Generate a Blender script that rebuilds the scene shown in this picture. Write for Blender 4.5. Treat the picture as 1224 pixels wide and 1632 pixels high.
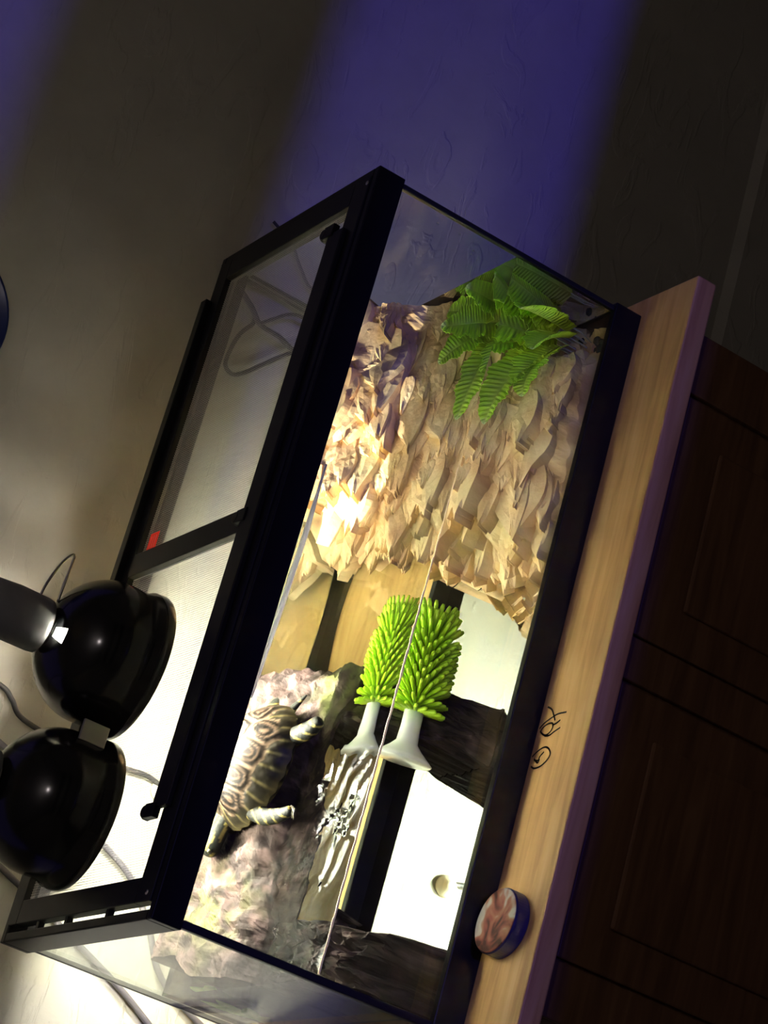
import bpy, bmesh, math, random
import numpy as np
from mathutils import Vector, Matrix, noise

# ------------------------------------------------------------------ camera, world, lights, exposure
S = bpy.context.scene
COL = S.collection
for o in list(bpy.data.objects):
    bpy.data.objects.remove(o)

L, D, H = 0.900, 0.374, 0.386          # tank length, depth, height (m)
WZ = 0.180                              # water level
WALL = 0.50                             # wall behind the tank

cam_d = bpy.data.cameras.new('camera')
cam = bpy.data.objects.new('camera', cam_d)
COL.objects.link(cam)
RC = [[0.2538126, -0.5284505, -0.8101353], [-0.8874741, 0.2058595, -0.4123246], [0.3846672, 0.8236273, -0.4167364]]
right, down, fwd = (Vector(r) for r in RC)
cam.matrix_world = Matrix((
    (right.x, -down.x, -fwd.x, -0.5551375),
    (right.y, -down.y, -fwd.y, -2.2906270),
    (right.z, -down.z, -fwd.z, 1.4193715),
    (0, 0, 0, 1)))
cam_d.sensor_width = 36.0
cam_d.lens = 4046.0 / 1632 * 36.0
cam_d.clip_start = 0.05
S.camera = cam

S.view_settings.view_transform = 'Standard'
S.view_settings.look = 'None'
S.view_settings.gamma = 1.0
S.view_settings.use_curve_mapping = False
S.view_settings.exposure = 0.25
cy = S.cycles
cy.use_denoising = True
cy.max_bounces = 14
cy.diffuse_bounces = 6
cy.glossy_bounces = 6
cy.transmission_bounces = 12
cy.transparent_max_bounces = 32
cy.caustics_reflective = True
cy.caustics_refractive = True
cy.blur_glossy = 0.6
cy.sample_clamp_indirect = 20.0

world = bpy.data.worlds.new('world')
S.world = world
world.use_nodes = True
world.node_tree.nodes['Background'].inputs[0].default_value = (0.30, 0.34, 0.5, 1)
world.node_tree.nodes['Background'].inputs[1].default_value = 0.0

# blue band light, shaped by two slots added in the unseen front wall
SUN_SLOPE = 0.20
sd = bpy.data.lights.new('blue_band_light', 'SUN')
sd.energy = 0.80
sd.color = (0.10, 0.07, 1.0)
sd.angle = math.radians(1.3)
sun = bpy.data.objects.new('blue_band_light', sd)
COL.objects.link(sun)
sun.location = (0.5, -4.5, 2.0)
sun.rotation_euler = Vector((0.0, 1.0, -SUN_SLOPE)).to_track_quat('-Z', 'Y').to_euler()

LAMP_POWER = 44.0
LAMP_COLOR = (1.0, 0.94, 0.82)
BULB_EMIT = 60.0
# dim ceiling bulb out of frame
cd_ = bpy.data.lights.new('ceiling_bulb_light', 'POINT')
cd_.energy = 6.5; cd_.color = (1.0, 0.88, 0.86); cd_.shadow_soft_size = 0.04
cl = bpy.data.objects.new('ceiling_bulb_light', cd_)
COL.objects.link(cl)
cl.location = (0.3, -1.5, 1.9)

# ------------------------------------------------------------------ helpers
def tag(o, label=None, cat=None, group=None, kind=None):
    if label: o['label'] = label
    if cat: o['category'] = cat
    if group: o['group'] = group
    if kind: o['kind'] = kind
    return o

def empty(name, loc=(0, 0, 0), label=None, cat=None, group=None):
    o = bpy.data.objects.new(name, None)
    o.empty_display_size = 0.02
    COL.objects.link(o)
    o.location = loc
    return tag(o, label, cat, group)

def root_loc(p):
    while p.parent:
        p = p.parent
    return Vector(p.location)

class MB:
    """collects geometry in world coordinates, links it as one mesh object"""
    def __init__(self):
        self.v = []; self.f = []; self.col = []
    def add(self, vs, fs, cols=None):
        n = len(self.v)
        self.v += [tuple(v) for v in vs]
        self.f += [tuple(i + n for i in f) for f in fs]
        if cols is not None:
            self.col += cols
        return self
    def box(self, x0, x1, y0, y1, z0, z1):
        vs = [(x, y, z) for z in (z0, z1) for y in (y0, y1) for x in (x0, x1)]
        fs = [(0, 2, 3, 1), (4, 5, 7, 6), (0, 1, 5, 4), (2, 6, 7, 3), (0, 4, 6, 2), (1, 3, 7, 5)]
        return self.add(vs, fs)
    def tube(self, pts, r, n=8, closed=False, caps=True):
        pts = [Vector(p) for p in pts]
        m = len(pts)
        rad = r if hasattr(r, '__len__') else [r] * m
        vs, fs = [], []
        up = Vector((0, 0, 1))
        prev = None
        for i, p in enumerate(pts):
            a = pts[(i - 1) % m] if (closed or i > 0) else p
            b = pts[(i + 1) % m] if (closed or i < m - 1) else p
            t = (b - a).normalized()
            if prev is None:
                e = t.cross(up)
                if e.length < 1e-3: e = t.cross(Vector((1, 0, 0)))
                e.normalize()
            else:
                e = prev - t * prev.dot(t)
                e.normalize()
            prev = e
            g = t.cross(e)
            for k in range(n):
                an = 2 * math.pi * k / n
                vs.append(p + (e * math.cos(an) + g * math.sin(an)) * rad[i])
        rings = m if closed else m - 1
        for i in range(rings):
            for k in range(n):
                a = i * n + k; b = i * n + (k + 1) % n
                j = (i + 1) % m
                c = j * n + (k + 1) % n; d = j * n + k
                fs.append((a, b, c, d))
        if caps and not closed:
            fs.append(tuple(reversed(range(n))))
            fs.append(tuple((m - 1) * n + k for k in range(n)))
        return self.add(vs, fs)
    def lathe(self, prof, origin=(0, 0, 0), axis=(0, 0, 1), n=40, skip=None):
        ax = Vector(axis).normalized()
        e = ax.cross(Vector((0, 1, 0)))
        if e.length < 1e-3: e = ax.cross(Vector((1, 0, 0)))
        e.normalize(); g = ax.cross(e); o = Vector(origin)
        vs, fs = [], []
        for (r, h) in prof:
            for k in range(n):
                an = 2 * math.pi * k / n
                vs.append(o + ax * h + (e * math.cos(an) + g * math.sin(an)) * max(r, 1e-5))
        for i in range(len(prof) - 1):
            for k in range(n):
                if skip and skip(i, k, n): continue
                fs.append((i * n + k, i * n + (k + 1) % n, (i + 1) * n + (k + 1) % n, (i + 1) * n + k))
        return self.add(vs, fs)
    def grid(self, P, cols=None):
        nu, nv = len(P), len(P[0])
        vs = [p for row in P for p in row]
        fs = [(i * nv + j, i * nv + j + 1, (i + 1) * nv + j + 1, (i + 1) * nv + j) for i in range(nu - 1) for j in range(nv - 1)]
        return self.add(vs, fs, cols)
    def build(self, name, mat, parent=None, smooth=False, bevel=0.0, fix=True):
        org = root_loc(parent) if parent else Vector((0, 0, 0))
        me = bpy.data.meshes.new(name)
        me.from_pydata([(v[0] - org.x, v[1] - org.y, v[2] - org.z) for v in self.v], [], self.f)
        if self.col:
            ca = me.color_attributes.new('pigment', 'FLOAT_COLOR', 'POINT')
            ca.data.foreach_set('color', np.array([(c[0], c[1], c[2], 1.0) for c in self.col], dtype=np.float32).ravel())
        if fix:
            bm = bmesh.new(); bm.from_mesh(me)
            bmesh.ops.recalc_face_normals(bm, faces=bm.faces)
            bm.to_mesh(me); bm.free()
        if smooth:
            me.polygons.foreach_set('use_smooth', [True] * len(me.polygons))
        me.materials.append(mat)
        o = bpy.data.objects.new(name, me)
        COL.objects.link(o)
        if parent: o.parent = parent
        if bevel:
            b = o.modifiers.new('bevel', 'BEVEL'); b.width = bevel; b.segments = 2; b.limit_method = 'ANGLE'
        return o

def copy_tree(o, parent=None):
    c = o.copy(); COL.objects.link(c)
    c.parent = parent
    for ch in list(o.children):
        copy_tree(ch, c)
    return c

def catmull(pts, n=8):
    pts = [Vector(p) for p in pts]
    out = []
    for i in range(len(pts) - 1):
        p0 = pts[max(i - 1, 0)]; p1 = pts[i]; p2 = pts[i + 1]; p3 = pts[min(i + 2, len(pts) - 1)]
        for k in range(n):
            t = k / n
            out.append(0.5 * ((2 * p1) + (p2 - p0) * t + (2 * p0 - 5 * p1 + 4 * p2 - p3) * t * t + (3 * p1 - p0 - 3 * p2 + p3) * t ** 3))
    out.append(pts[-1])
    return out

def nz(x, y, z, f=1.0):
    return noise.noise(Vector((x * f, y * f, z * f)))

def fbm(x, y, z, f, o=4):
    return noise.fractal(Vector((x * f, y * f, z * f)), 1.0, 2.0, o)

def sstep(a, b, x):
    t = min(1, max(0, (x - a) / (b - a)))
    return t * t * (3 - 2 * t)

# ------------------------------------------------------------------ materials
def new_mat(name):
    m = bpy.data.materials.new(name); m.use_nodes = True
    nt = m.node_tree
    return m, nt, nt.nodes, nt.links, nt.nodes['Principled BSDF']

def plain(name, col, rough=0.5, metal=0.0, spec=0.5, noise_amt=0.0, noise_scale=60, bump=0.0, emit=None):
    m, nt, N, K, P = new_mat(name)
    P.inputs['Base Color'].default_value = (*col, 1)
    P.inputs['Roughness'].default_value = rough
    P.inputs['Metallic'].default_value = metal
    P.inputs['Specular IOR Level'].default_value = spec
    if noise_amt or bump:
        tc = N.new('ShaderNodeTexCoord'); nt_ = N.new('ShaderNodeTexNoise')
        nt_.inputs['Scale'].default_value = noise_scale; nt_.inputs['Detail'].default_value = 6
        K.new(tc.outputs['Object'], nt_.inputs['Vector'])
        if noise_amt:
            mx = N.new('ShaderNodeMix'); mx.data_type = 'RGBA'
            mx.inputs['A'].default_value = (*[c * (1 - noise_amt) for c in col], 1)
            mx.inputs['B'].default_value = (*[min(1, c * (1 + noise_amt)) for c in col], 1)
            K.new(nt_.outputs['Fac'], mx.inputs['Factor']); K.new(mx.outputs['Result'], P.inputs['Base Color'])
        if bump:
            b = N.new('ShaderNodeBump'); b.inputs['Strength'].default_value = bump; b.inputs['Distance'].default_value = 0.002
            K.new(nt_.outputs['Fac'], b.inputs['Height']); K.new(b.outputs['Normal'], P.inputs['Normal'])
    if emit:
        P.inputs['Emission Color'].default_value = (*emit[0], 1); P.inputs['Emission Strength'].default_value = emit[1]
    return m

def ramp(N, stops):
    r = N.new('ShaderNodeValToRGB')
    e = r.color_ramp.elements
    while len(e) < len(stops): e.new(0.5)
    for k, (p, c) in enumerate(stops):
        e[k].position = p; e[k].color = (*c, 1)
    return r

def multi(name, stops, scale=30, detail=8, stretch=(1, 1, 1), rough=0.7, bump=0.5, dist=0.003, distortion=0.0, spec=0.4, second=None):
    m, nt, N, K, P = new_mat(name)
    tc = N.new('ShaderNodeTexCoord'); mp = N.new('ShaderNodeMapping'); mp.inputs['Scale'].default_value = stretch
    K.new(tc.outputs['Object'], mp.inputs['Vector'])
    t = N.new('ShaderNodeTexNoise'); t.inputs['Scale'].default_value = scale; t.inputs['Detail'].default_value = detail
    t.inputs['Distortion'].default_value = distortion
    K.new(mp.outputs['Vector'], t.inputs['Vector'])
    r = ramp(N, stops); K.new(t.outputs['Fac'], r.inputs['Fac'])
    out = r.outputs['Color']
    if second:
        t2 = N.new('ShaderNodeTexNoise'); t2.inputs['Scale'].default_value = second[0]; t2.inputs['Detail'].default_value = 5
        K.new(tc.outputs['Object'], t2.inputs['Vector'])
        r2 = ramp(N, [(second[1], (0, 0, 0)), (second[2], (1, 1, 1))]); K.new(t2.outputs['Fac'], r2.inputs['Fac'])
        mx = N.new('ShaderNodeMix'); mx.data_type = 'RGBA'
        K.new(r2.outputs['Color'], mx.inputs['Factor']); K.new(out, mx.inputs['A']); mx.inputs['B'].default_value = (*second[3], 1)
        out = mx.outputs['Result']
    K.new(out, P.inputs['Base Color'])
    P.inputs['Roughness'].default_value = rough; P.inputs['Specular IOR Level'].default_value = spec
    if bump:
        b = N.new('ShaderNodeBump'); b.inputs['Strength'].default_value = bump; b.inputs['Distance'].default_value = dist
        K.new(t.outputs['Fac'], b.inputs['Height']); K.new(b.outputs['Normal'], P.inputs['Normal'])
    return m

def wood_mat(name, c0, c1, c2, knots=(), rough=0.55):
    m, nt, N, K, P = new_mat(name)
    tc = N.new('ShaderNodeTexCoord'); mp = N.new('ShaderNodeMapping'); mp.inputs['Scale'].default_value = (1.2, 14, 14)
    K.new(tc.outputs['Object'], mp.inputs['Vector'])
    t = N.new('ShaderNodeTexNoise'); t.inputs['Scale'].default_value = 5; t.inputs['Detail'].default_value = 9; t.inputs['Distortion'].default_value = 0.6
    K.new(mp.outputs['Vector'], t.inputs['Vector'])
    r = ramp(N, [(0.3, c0), (0.5, c1), (0.72, c2)]); K.new(t.outputs['Fac'], r.inputs['Fac'])
    out = r.outputs['Color']
    for (kx, ky, kz, kr) in knots:
        d = N.new('ShaderNodeVectorMath'); d.operation = 'SUBTRACT'; d.inputs[1].default_value = (kx, ky, kz)
        K.new(tc.outputs['Object'], d.inputs[0])
        s = N.new('ShaderNodeVectorMath'); s.operation = 'MULTIPLY'; s.inputs[1].default_value = (1, 1.3, 1)
        K.new(d.outputs[0], s.inputs[0])
        ln = N.new('ShaderNodeVectorMath'); ln.operation = 'LENGTH'; K.new(s.outputs[0], ln.inputs[0])
        mr = N.new('ShaderNodeMapRange'); mr.inputs['From Min'].default_value = kr * 0.6; mr.inputs['From Max'].default_value = kr * 1.5
        mr.inputs['To Min'].default_value = 0.85; mr.inputs['To Max'].default_value = 0.0
        K.new(ln.outputs['Value'], mr.inputs['Value'])
        mx = N.new('ShaderNodeMix'); mx.data_type = 'RGBA'
        K.new(mr.outputs['Result'], mx.inputs['Factor']); K.new(out, mx.inputs['A']); mx.inputs['B'].default_value = (0.06, 0.03, 0.012, 1)
        out = mx.outputs['Result']
    K.new(out, P.inputs['Base Color']); P.inputs['Roughness'].default_value = rough
    b = N.new('ShaderNodeBump'); b.inputs['Strength'].default_value = 0.15; b.inputs['Distance'].default_value = 0.001
    K.new(t.outputs['Fac'], b.inputs['Height']); K.new(b.outputs['Normal'], P.inputs['Normal'])
    return m

def pane_mat(name, tint, refl=0.04):
    m = bpy.data.materials.new(name); m.use_nodes = True
    N, K = m.node_tree.nodes, m.node_tree.links
    for n in list(N):
        if n.type != 'OUTPUT_MATERIAL': N.remove(n)
    out = [n for n in N if n.type == 'OUTPUT_MATERIAL'][0]
    tr = N.new('ShaderNodeBsdfTransparent'); tr.inputs[0].default_value = (*tint, 1)
    gl = N.new('ShaderNodeBsdfGlossy'); gl.inputs['Roughness'].default_value = 0.0
    lw = N.new('ShaderNodeLayerWeight'); lw.inputs[0].default_value = 0.5
    pw = N.new('ShaderNodeMath'); pw.operation = 'POWER'; pw.inputs[1].default_value = 5
    K.new(lw.outputs['Facing'], pw.inputs[0])
    ma = N.new('ShaderNodeMath'); ma.operation = 'MULTIPLY_ADD'; ma.inputs[1].default_value = 0.9; ma.inputs[2].default_value = refl
    K.new(pw.outputs[0], ma.inputs[0])
    mx = N.new('ShaderNodeMixShader')
    K.new(ma.outputs[0], mx.inputs[0]); K.new(tr.outputs[0], mx.inputs[1]); K.new(gl.outputs[0], mx.inputs[2])
    K.new(mx.outputs[0], out.inputs['Surface'])
    return m

def glass_mat(name, col, ior, rough=0.0):
    m = bpy.data.materials.new(name); m.use_nodes = True
    N, K = m.node_tree.nodes, m.node_tree.links
    for n in list(N):
        if n.type != 'OUTPUT_MATERIAL': N.remove(n)
    out = [n for n in N if n.type == 'OUTPUT_MATERIAL'][0]
    g = N.new('ShaderNodeBsdfGlass'); g.inputs['Color'].default_value = (*col, 1); g.inputs['IOR'].default_value = ior; g.inputs['Roughness'].default_value = rough
    K.new(g.outputs[0], out.inputs['Surface'])
    return m

def pigment_mat(name, rough=0.5, spec=0.5, bump_scale=0, bump=0.0, trans=0.0):
    m, nt, N, K, P = new_mat(name)
    a = N.new('ShaderNodeAttribute'); a.attribute_name = 'pigment'
    K.new(a.outputs['Color'], P.inputs['Base Color'])
    P.inputs['Roughness'].default_value = rough; P.inputs['Specular IOR Level'].default_value = spec
    if bump:
        tc = N.new('ShaderNodeTexCoord'); t = N.new('ShaderNodeTexNoise'); t.inputs['Scale'].default_value = bump_scale; t.inputs['Detail'].default_value = 8
        K.new(tc.outputs['Object'], t.inputs['Vector'])
        b = N.new('ShaderNodeBump'); b.inputs['Strength'].default_value = bump; b.inputs['Distance'].default_value = 0.002
        K.new(t.outputs['Fac'], b.inputs['Height']); K.new(b.outputs['Normal'], P.inputs['Normal'])
    return m

def wall_mat():
    m, nt, N, K, P = new_mat('plaster')
    tc = N.new('ShaderNodeTexCoord')
    t = N.new('ShaderNodeTexNoise'); t.inputs['Scale'].default_value = 9; t.inputs['Detail'].default_value = 9; t.inputs['Roughness'].default_value = 0.62
    K.new(tc.outputs['Object'], t.inputs['Vector'])
    r = ramp(N, [(0.3, (0.34, 0.325, 0.268)), (0.7, (0.40, 0.38, 0.32))]); K.new(t.outputs['Fac'], r.inputs['Fac'])
    K.new(r.outputs['Color'], P.inputs['Base Color']); P.inputs['Roughness'].default_value = 0.8
    P.inputs['Specular IOR Level'].default_value = 0.25
    mp = N.new('ShaderNodeMapping'); mp.inputs['Scale'].default_value = (5, 5, 13); K.new(tc.outputs['Object'], mp.inputs['Vector'])
    t2 = N.new('ShaderNodeTexNoise'); t2.inputs['Scale'].default_value = 1.6; t2.inputs['Detail'].default_value = 5; t2.inputs['Distortion'].default_value = 1.6
    K.new(mp.outputs['Vector'], t2.inputs['Vector'])
    r2 = ramp(N, [(0.56, (0, 0, 0)), (0.62, (1, 1, 1))]); K.new(t2.outputs['Fac'], r2.inputs['Fac'])
    ad = N.new('ShaderNodeMath'); ad.operation = 'MULTIPLY_ADD'; ad.inputs[1].default_value = 0.55
    K.new(r2.outputs['Color'], ad.inputs[0]); K.new(t.outputs['Fac'], ad.inputs[2])
    b = N.new('ShaderNodeBump'); b.inputs['Strength'].default_value = 0.35; b.inputs['Distance'].default_value = 0.004
    K.new(ad.outputs[0], b.inputs['Height']); K.new(b.outputs['Normal'], P.inputs['Normal'])
    return m

M = {}
M['wall'] = wall_mat()
M['white_paint'] = plain('white_paint', (0.62, 0.6, 0.58), 0.6)
M['dark_floor'] = wood_mat('dark_floor', (0.05, 0.03, 0.02), (0.08, 0.05, 0.03), (0.12, 0.07, 0.04))
M['board'] = wood_mat('pine_board', (0.54, 0.28, 0.085), (0.70, 0.40, 0.13), (0.78, 0.49, 0.19),
                      knots=((0.1685, -0.0538, 0, 0.0035), (0.209, -0.0608, 0, 0.002), (0.60, -0.05, 0, 0.006), (0.45, -0.03, 0, 0.003), (0.70, -0.07, 0, 0.004)))
M['cabinet'] = wood_mat('stained_cabinet', (0.10, 0.045, 0.022), (0.15, 0.07, 0.034), (0.2, 0.1, 0.05), knots=((0.16, -0.085, -0.163, 0.012),))
M['black_plastic'] = plain('black_plastic', (0.007, 0.007, 0.007), 0.36, spec=0.25, noise_amt=0.2)
M['lid_plastic'] = plain('lid_plastic', (0.010, 0.010, 0.009), 0.42, spec=0.3)
M['wire'] = plain('screen_wire', (0.5, 0.5, 0.48), 0.5, metal=0.2)
M['silicone_black'] = plain('silicone_black', (0.015, 0.017, 0.015), 0.35)
M['bead_white'] = plain('bead_plain', (0.8, 0.8, 0.76), 0.35)
M['pane'] = pane_mat('pane_glass', (0.965, 0.985, 0.972), 0.03)
M['water'] = glass_mat('water', (0.972, 0.996, 0.975), 1.333)
M['clear'] = glass_mat('clear_glass', (0.86, 0.96, 0.95), 1.45)
M['dome'] = plain('black_enamel', (0.008, 0.008, 0.008), 0.16, spec=0.6)
M['dome_inner'] = plain('white_enamel', (0.85, 0.85, 0.82), 0.35)
M['socket'] = plain('grey_socket', (0.17, 0.17, 0.175), 0.55, noise_amt=0.15)
M['bracket'] = plain('grey_bracket', (0.30, 0.29, 0.26), 0.45, metal=0.4)
M['chrome'] = plain('chrome', (0.75, 0.74, 0.7), 0.16, metal=1.0)
M['bulb'] = plain('bulb_glass', (0.9, 0.9, 0.85), 0.2, emit=(LAMP_COLOR, BULB_EMIT))
M['cord'] = plain('black_cord', (0.03, 0.028, 0.028), 0.5)
M['grey_cord'] = plain('grey_cord', (0.10, 0.09, 0.10), 0.5)
M['red'] = plain('red_print', (0.78, 0.10, 0.07), 0.5)
M['pale_print'] = plain('pale_print', (0.85, 0.5, 0.42), 0.5)
M['rock'] = pigment_mat('tan_resin_rock', 0.75, 0.3, 120, 0.6)
M['slab'] = pigment_mat('dark_cork_rock', 0.8, 0.18, 110, 0.8)
M['bristle'] = multi('green_bristle', [(0.3, (0.36, 0.66, 0.012)), (0.7, (0.54, 0.78, 0.035))], scale=25, rough=0.4, bump=0)
M['bristle_core'] = plain('bristle_core', (0.30, 0.60, 0.02), 0.6)
M['clear_plastic'] = plain('milky_plastic', (0.88, 0.90, 0.80), 0.22, spec=0.6)
M['leaf'] = pigment_mat('plastic_leaf', 0.4, 0.5)
def leafy():
    m = pigment_mat('plastic_leaf', 0.4, 0.5)
    N, K = m.node_tree.nodes, m.node_tree.links
    a = [n for n in N if n.type == 'ATTRIBUTE'][0]; P = N['Principled BSDF']
    out = [n for n in N if n.type == 'OUTPUT_MATERIAL'][0]
    t = N.new('ShaderNodeBsdfTranslucent'); K.new(a.outputs['Color'], t.inputs[0])
    mx = N.new('ShaderNodeMixShader'); mx.inputs[0].default_value = 0.45
    K.new(P.outputs[0], mx.inputs[1]); K.new(t.outputs[0], mx.inputs[2]); K.new(mx.outputs[0], out.inputs['Surface'])
    return m
M['leaf'] = leafy()
M['stem'] = plain('pale_stem', (0.55, 0.55, 0.30), 0.5)
M['pebble'] = plain('dark_pebble', (0.05, 0.07, 0.055), 0.15, spec=0.8)
M['shell'] = pigment_mat('turtle_shell', 0.42, 0.12, 260, 0.2)
M['skin'] = pigment_mat('turtle_skin', 0.6, 0.15, 300, 0.4)
M['eye'] = plain('turtle_eye', (0.02, 0.02, 0.01), 0.05, spec=0.9)
M['claw'] = plain('turtle_claw', (0.07, 0.06, 0.04), 0.3)
M['beige'] = plain('beige_plastic', (0.55, 0.50, 0.38), 0.5)
M['ink'] = plain('black_ink', (0.025, 0.018, 0.012), 0.7)
M['navy'] = plain('navy_tin', (0.018, 0.018, 0.085), 0.3, spec=0.5)
M['blue_plate'] = plain('blue_glaze', (0.01, 0.02, 0.09), 0.3)
M['scale'] = plain('tan_line', (0.80, 0.62, 0.38), 0.5, noise_amt=0.2, noise_scale=200)  # tan tone of the strip at the water level
M['tin_print'] = multi('tin_print', [(0.36, (0.06, 0.012, 0.008)), (0.46, (0.28, 0.07, 0.04)), (0.55, (0.36, 0.15, 0.085)), (0.64, (0.50, 0.46, 0.40))], scale=34, detail=2, rough=0.4, bump=0, distortion=0.8)

def translucent_mat(name, col):
    m = bpy.data.materials.new(name); m.use_nodes = True
    N, K = m.node_tree.nodes, m.node_tree.links
    P = N['Principled BSDF']; P.inputs['Base Color'].default_value = (*col, 1); P.inputs['Roughness'].default_value = 0.4
    t = N.new('ShaderNodeBsdfTranslucent'); t.inputs[0].default_value = (*col, 1)
    mx = N.new('ShaderNodeMixShader'); mx.inputs[0].default_value = 0.6
    out = [n for n in N if n.type == 'OUTPUT_MATERIAL'][0]
    K.new(P.outputs[0], mx.inputs[1]); K.new(t.outputs[0], mx.inputs[2]); K.new(mx.outputs[0], out.inputs['Surface'])
    return m
M['red'] = translucent_mat('red_paper', (0.95, 0.16, 0.10))
M['bead_white'] = translucent_mat('translucent', (0.85, 0.85, 0.8))

# ------------------------------------------------------------------ room
FL, CE = -0.62, 2.3
X0, X1, Y0 = -2.0, 2.8, -3.2
def struct(name, mb, mat, **k):
    return tag(mb.build(name, mat, **k), kind='structure')

wb = struct('wall_back', MB().box(X0, X1, WALL, WALL + 0.1, FL, CE), M['wall'])
struct('wall_left', MB().box(X0 - 0.1, X0, Y0, WALL, FL, CE), M['wall'])
struct('wall_right', MB().box(X1, X1 + 0.1, Y0, WALL, FL, CE), M['wall'])
struct('floor', MB().box(X0 - 0.1, X1 + 0.1, Y0 - 0.1, WALL + 0.1, FL - 0.1, FL), M['dark_floor'])
struct('ceiling', MB().box(X0 - 0.1, X1 + 0.1, Y0 - 0.1, WALL + 0.1, CE, CE + 0.1), M['white_paint'])
up = SUN_SLOPE * (WALL - Y0)
ZA, ZB, ZC, ZD = -0.148 + up, 0.297 + up, 0.667 + up, 1.20 + up
wf = MB().box(X0, X1, Y0 - 0.1, Y0, FL, ZA)
wf.box(X0, X1, Y0 - 0.1, Y0, ZB, ZC)
wf.box(X0, X1, Y0 - 0.1, Y0, ZD, CE)
WX0, WX1 = X0 + 0.15, X1 - 0.15
for (a, b) in ((ZA, ZB), (ZC, ZD)):
    wf.box(X0, WX0, Y0 - 0.1, Y0, a, b); wf.box(WX1, X1, Y0 - 0.1, Y0, a, b)
struct('wall_front', wf, M['wall'])
for k, (a, b) in enumerate(((ZA, ZB), (ZC, ZD))):
    w = struct('band_slot_%d' % (k + 1), MB().box(WX0, WX1, Y0 - 0.055, Y0 - 0.05, a, b), M['pane'])  # pane in an added slot that shapes the blue bands
    fr = MB()
    fr.box(WX0, WX1, Y0 - 0.02, Y0 + 0.015, b, b + 0.03); fr.box(WX0, WX1, Y0 - 0.02, Y0 + 0.015, a - 0.03, a)
    fr.build('band_slot_frame', M['white_paint'], w)
bb = MB().box(X0, X1, WALL - 0.014, WALL, FL, -0.447)
bb.add([(X0, WALL - 0.014, -0.447), (X1, WALL - 0.014, -0.447), (X1, WALL, -0.435), (X0, WALL, -0.435)], [(0, 1, 2, 3)])
struct('baseboard_back', bb, M['wall'])

# ------------------------------------------------------------------ wooden stand
st = empty('wooden_stand', (0.4, 0.2, FL), 'wooden stand with a pale pine top board carrying the glass turtle tank', 'stand')
BX0, BX1, BY0, BY1 = -0.025, 0.925, -0.100, 0.490
board = MB().box(BX0, BX1, BY0, BY1, -0.028, 0.0).build('top_board', M['board'], st, bevel=0.0025)
body = MB().box(0.038, 0.862, -0.083, BY1 - 0.01, FL, -0.028).build('body', M['cabinet'], st)
ff = MB(); ff.box(0.785, 0.862, -0.092, -0.083, FL, -0.028).build('stile', M['cabinet'], st, bevel=0.002)
MB().box(0.425, 0.475, -0.092, -0.083, FL, -0.028).build('stile', M['cabinet'], st, bevel=0.002)
MB().box(0.038, 0.100, -0.092, -0.083, FL, -0.028).build('stile', M['cabinet'], st, bevel=0.002)
for (da, db) in ((0.104, 0.421), (0.479, 0.781)):
    dr = MB().box(da, db, -0.090, -0.083, FL + 0.02, -0.034).build('door', M['cabinet'], st, bevel=0.002)
    MB().box(da + 0.05, db - 0.05, -0.096, -0.090, FL + 0.08, -0.09).build('raised_panel', M['cabinet'], dr, bevel=0.006)
strokes = [
    [[0.3882, -0.0088], [0.3837, -0.0178], [0.3759, -0.0245], [0.3691, -0.0295]],
    [[0.3631, -0.003], [0.3683, -0.0095], [0.3732, -0.0219], [0.3761, -0.0327], [0.376, -0.0481]],
    [[0.3589, -0.006], [0.363, -0.0092], [0.3663, -0.0174], [0.3658, -0.026], [0.3602, -0.0282], [0.3547, -0.0244], [0.3528, -0.0168], [0.3561, -0.0095], [0.3589, -0.006]],
    [[0.3634, -0.0269], [0.3647, -0.0336], [0.3675, -0.0396]],
    [[0.352, -0.0171], [0.3515, -0.0256], [0.3548, -0.0339], [0.358, -0.0433]],
    [[0.3292, -0.0021], [0.3336, -0.0088], [0.3369, -0.0171], [0.3373, -0.0253], [0.3332, -0.0328], [0.3268, -0.0366], [0.3199, -0.0321], [0.3151, -0.0233], [0.3137, -0.012], [0.3169, -0.0047]],
    [[0.3239, -0.0079], [0.3229, -0.0155], [0.3272, -0.0174], [0.3317, -0.0228]],
    [[0.3255, -0.0072], [0.3199, -0.0155], [0.3234, -0.0177]]]
ink = MB()
for s in strokes:
    pts = catmull([(x, y, 0.0) for x, y in s], 6)
    for a, b in zip(pts[:-1], pts[1:]):
        t = (b - a).normalized(); n = Vector((-t.y, t.x, 0)) * 0.0011
        a2 = a - t * 0.0006; b2 = b + t * 0.0006
        zz = 0.0005
        ink.add([(a2 + n) + Vector((0, 0, zz)), (b2 + n) + Vector((0, 0, zz)), (b2 - n) + Vector((0, 0, zz)), (a2 - n) + Vector((0, 0, zz))], [(0, 1, 2, 3)])
tag(ink.build('ink_scribble', M['ink'], board, fix=False), 'black pen scribbles on the pine board')

# ------------------------------------------------------------------ glass tank
tank = empty('glass_tank', (0.45, 0.187, 0.0), 'rimmed glass turtle tank half filled with water on the pine stand', 'tank')
TF = 0.350      # lower edge of the top frame
BF = 0.038      # upper edge of the bottom frame
def ring(x0, x1, y0, y1, z0, z1, t):
    m = MB()
    m.box(x0, x1, y0, y0 + t, z0, z1); m.box(x0, x1, y1 - t, y1, z0, z1)
    m.box(x0, x0 + t, y0 + t, y1 - t, z0, z1); m.box(x1 - t, x1, y0 + t, y1 - t, z0, z1)
    return m
tf = ring(0, L, 0, D, TF, H, 0.011).build('top_frame', M['black_plastic'], tank, bevel=0.0015)
lg = MB()   # ledge that carries the lid
lg.box(0.011, L - 0.011, 0.011, 0.022, TF + 0.012, TF + 0.018); lg.box(0.011, L - 0.011, D - 0.022, D - 0.011, TF + 0.012, TF + 0.018)
lg.build('lid_ledge', M['black_plastic'], tank)
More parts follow.
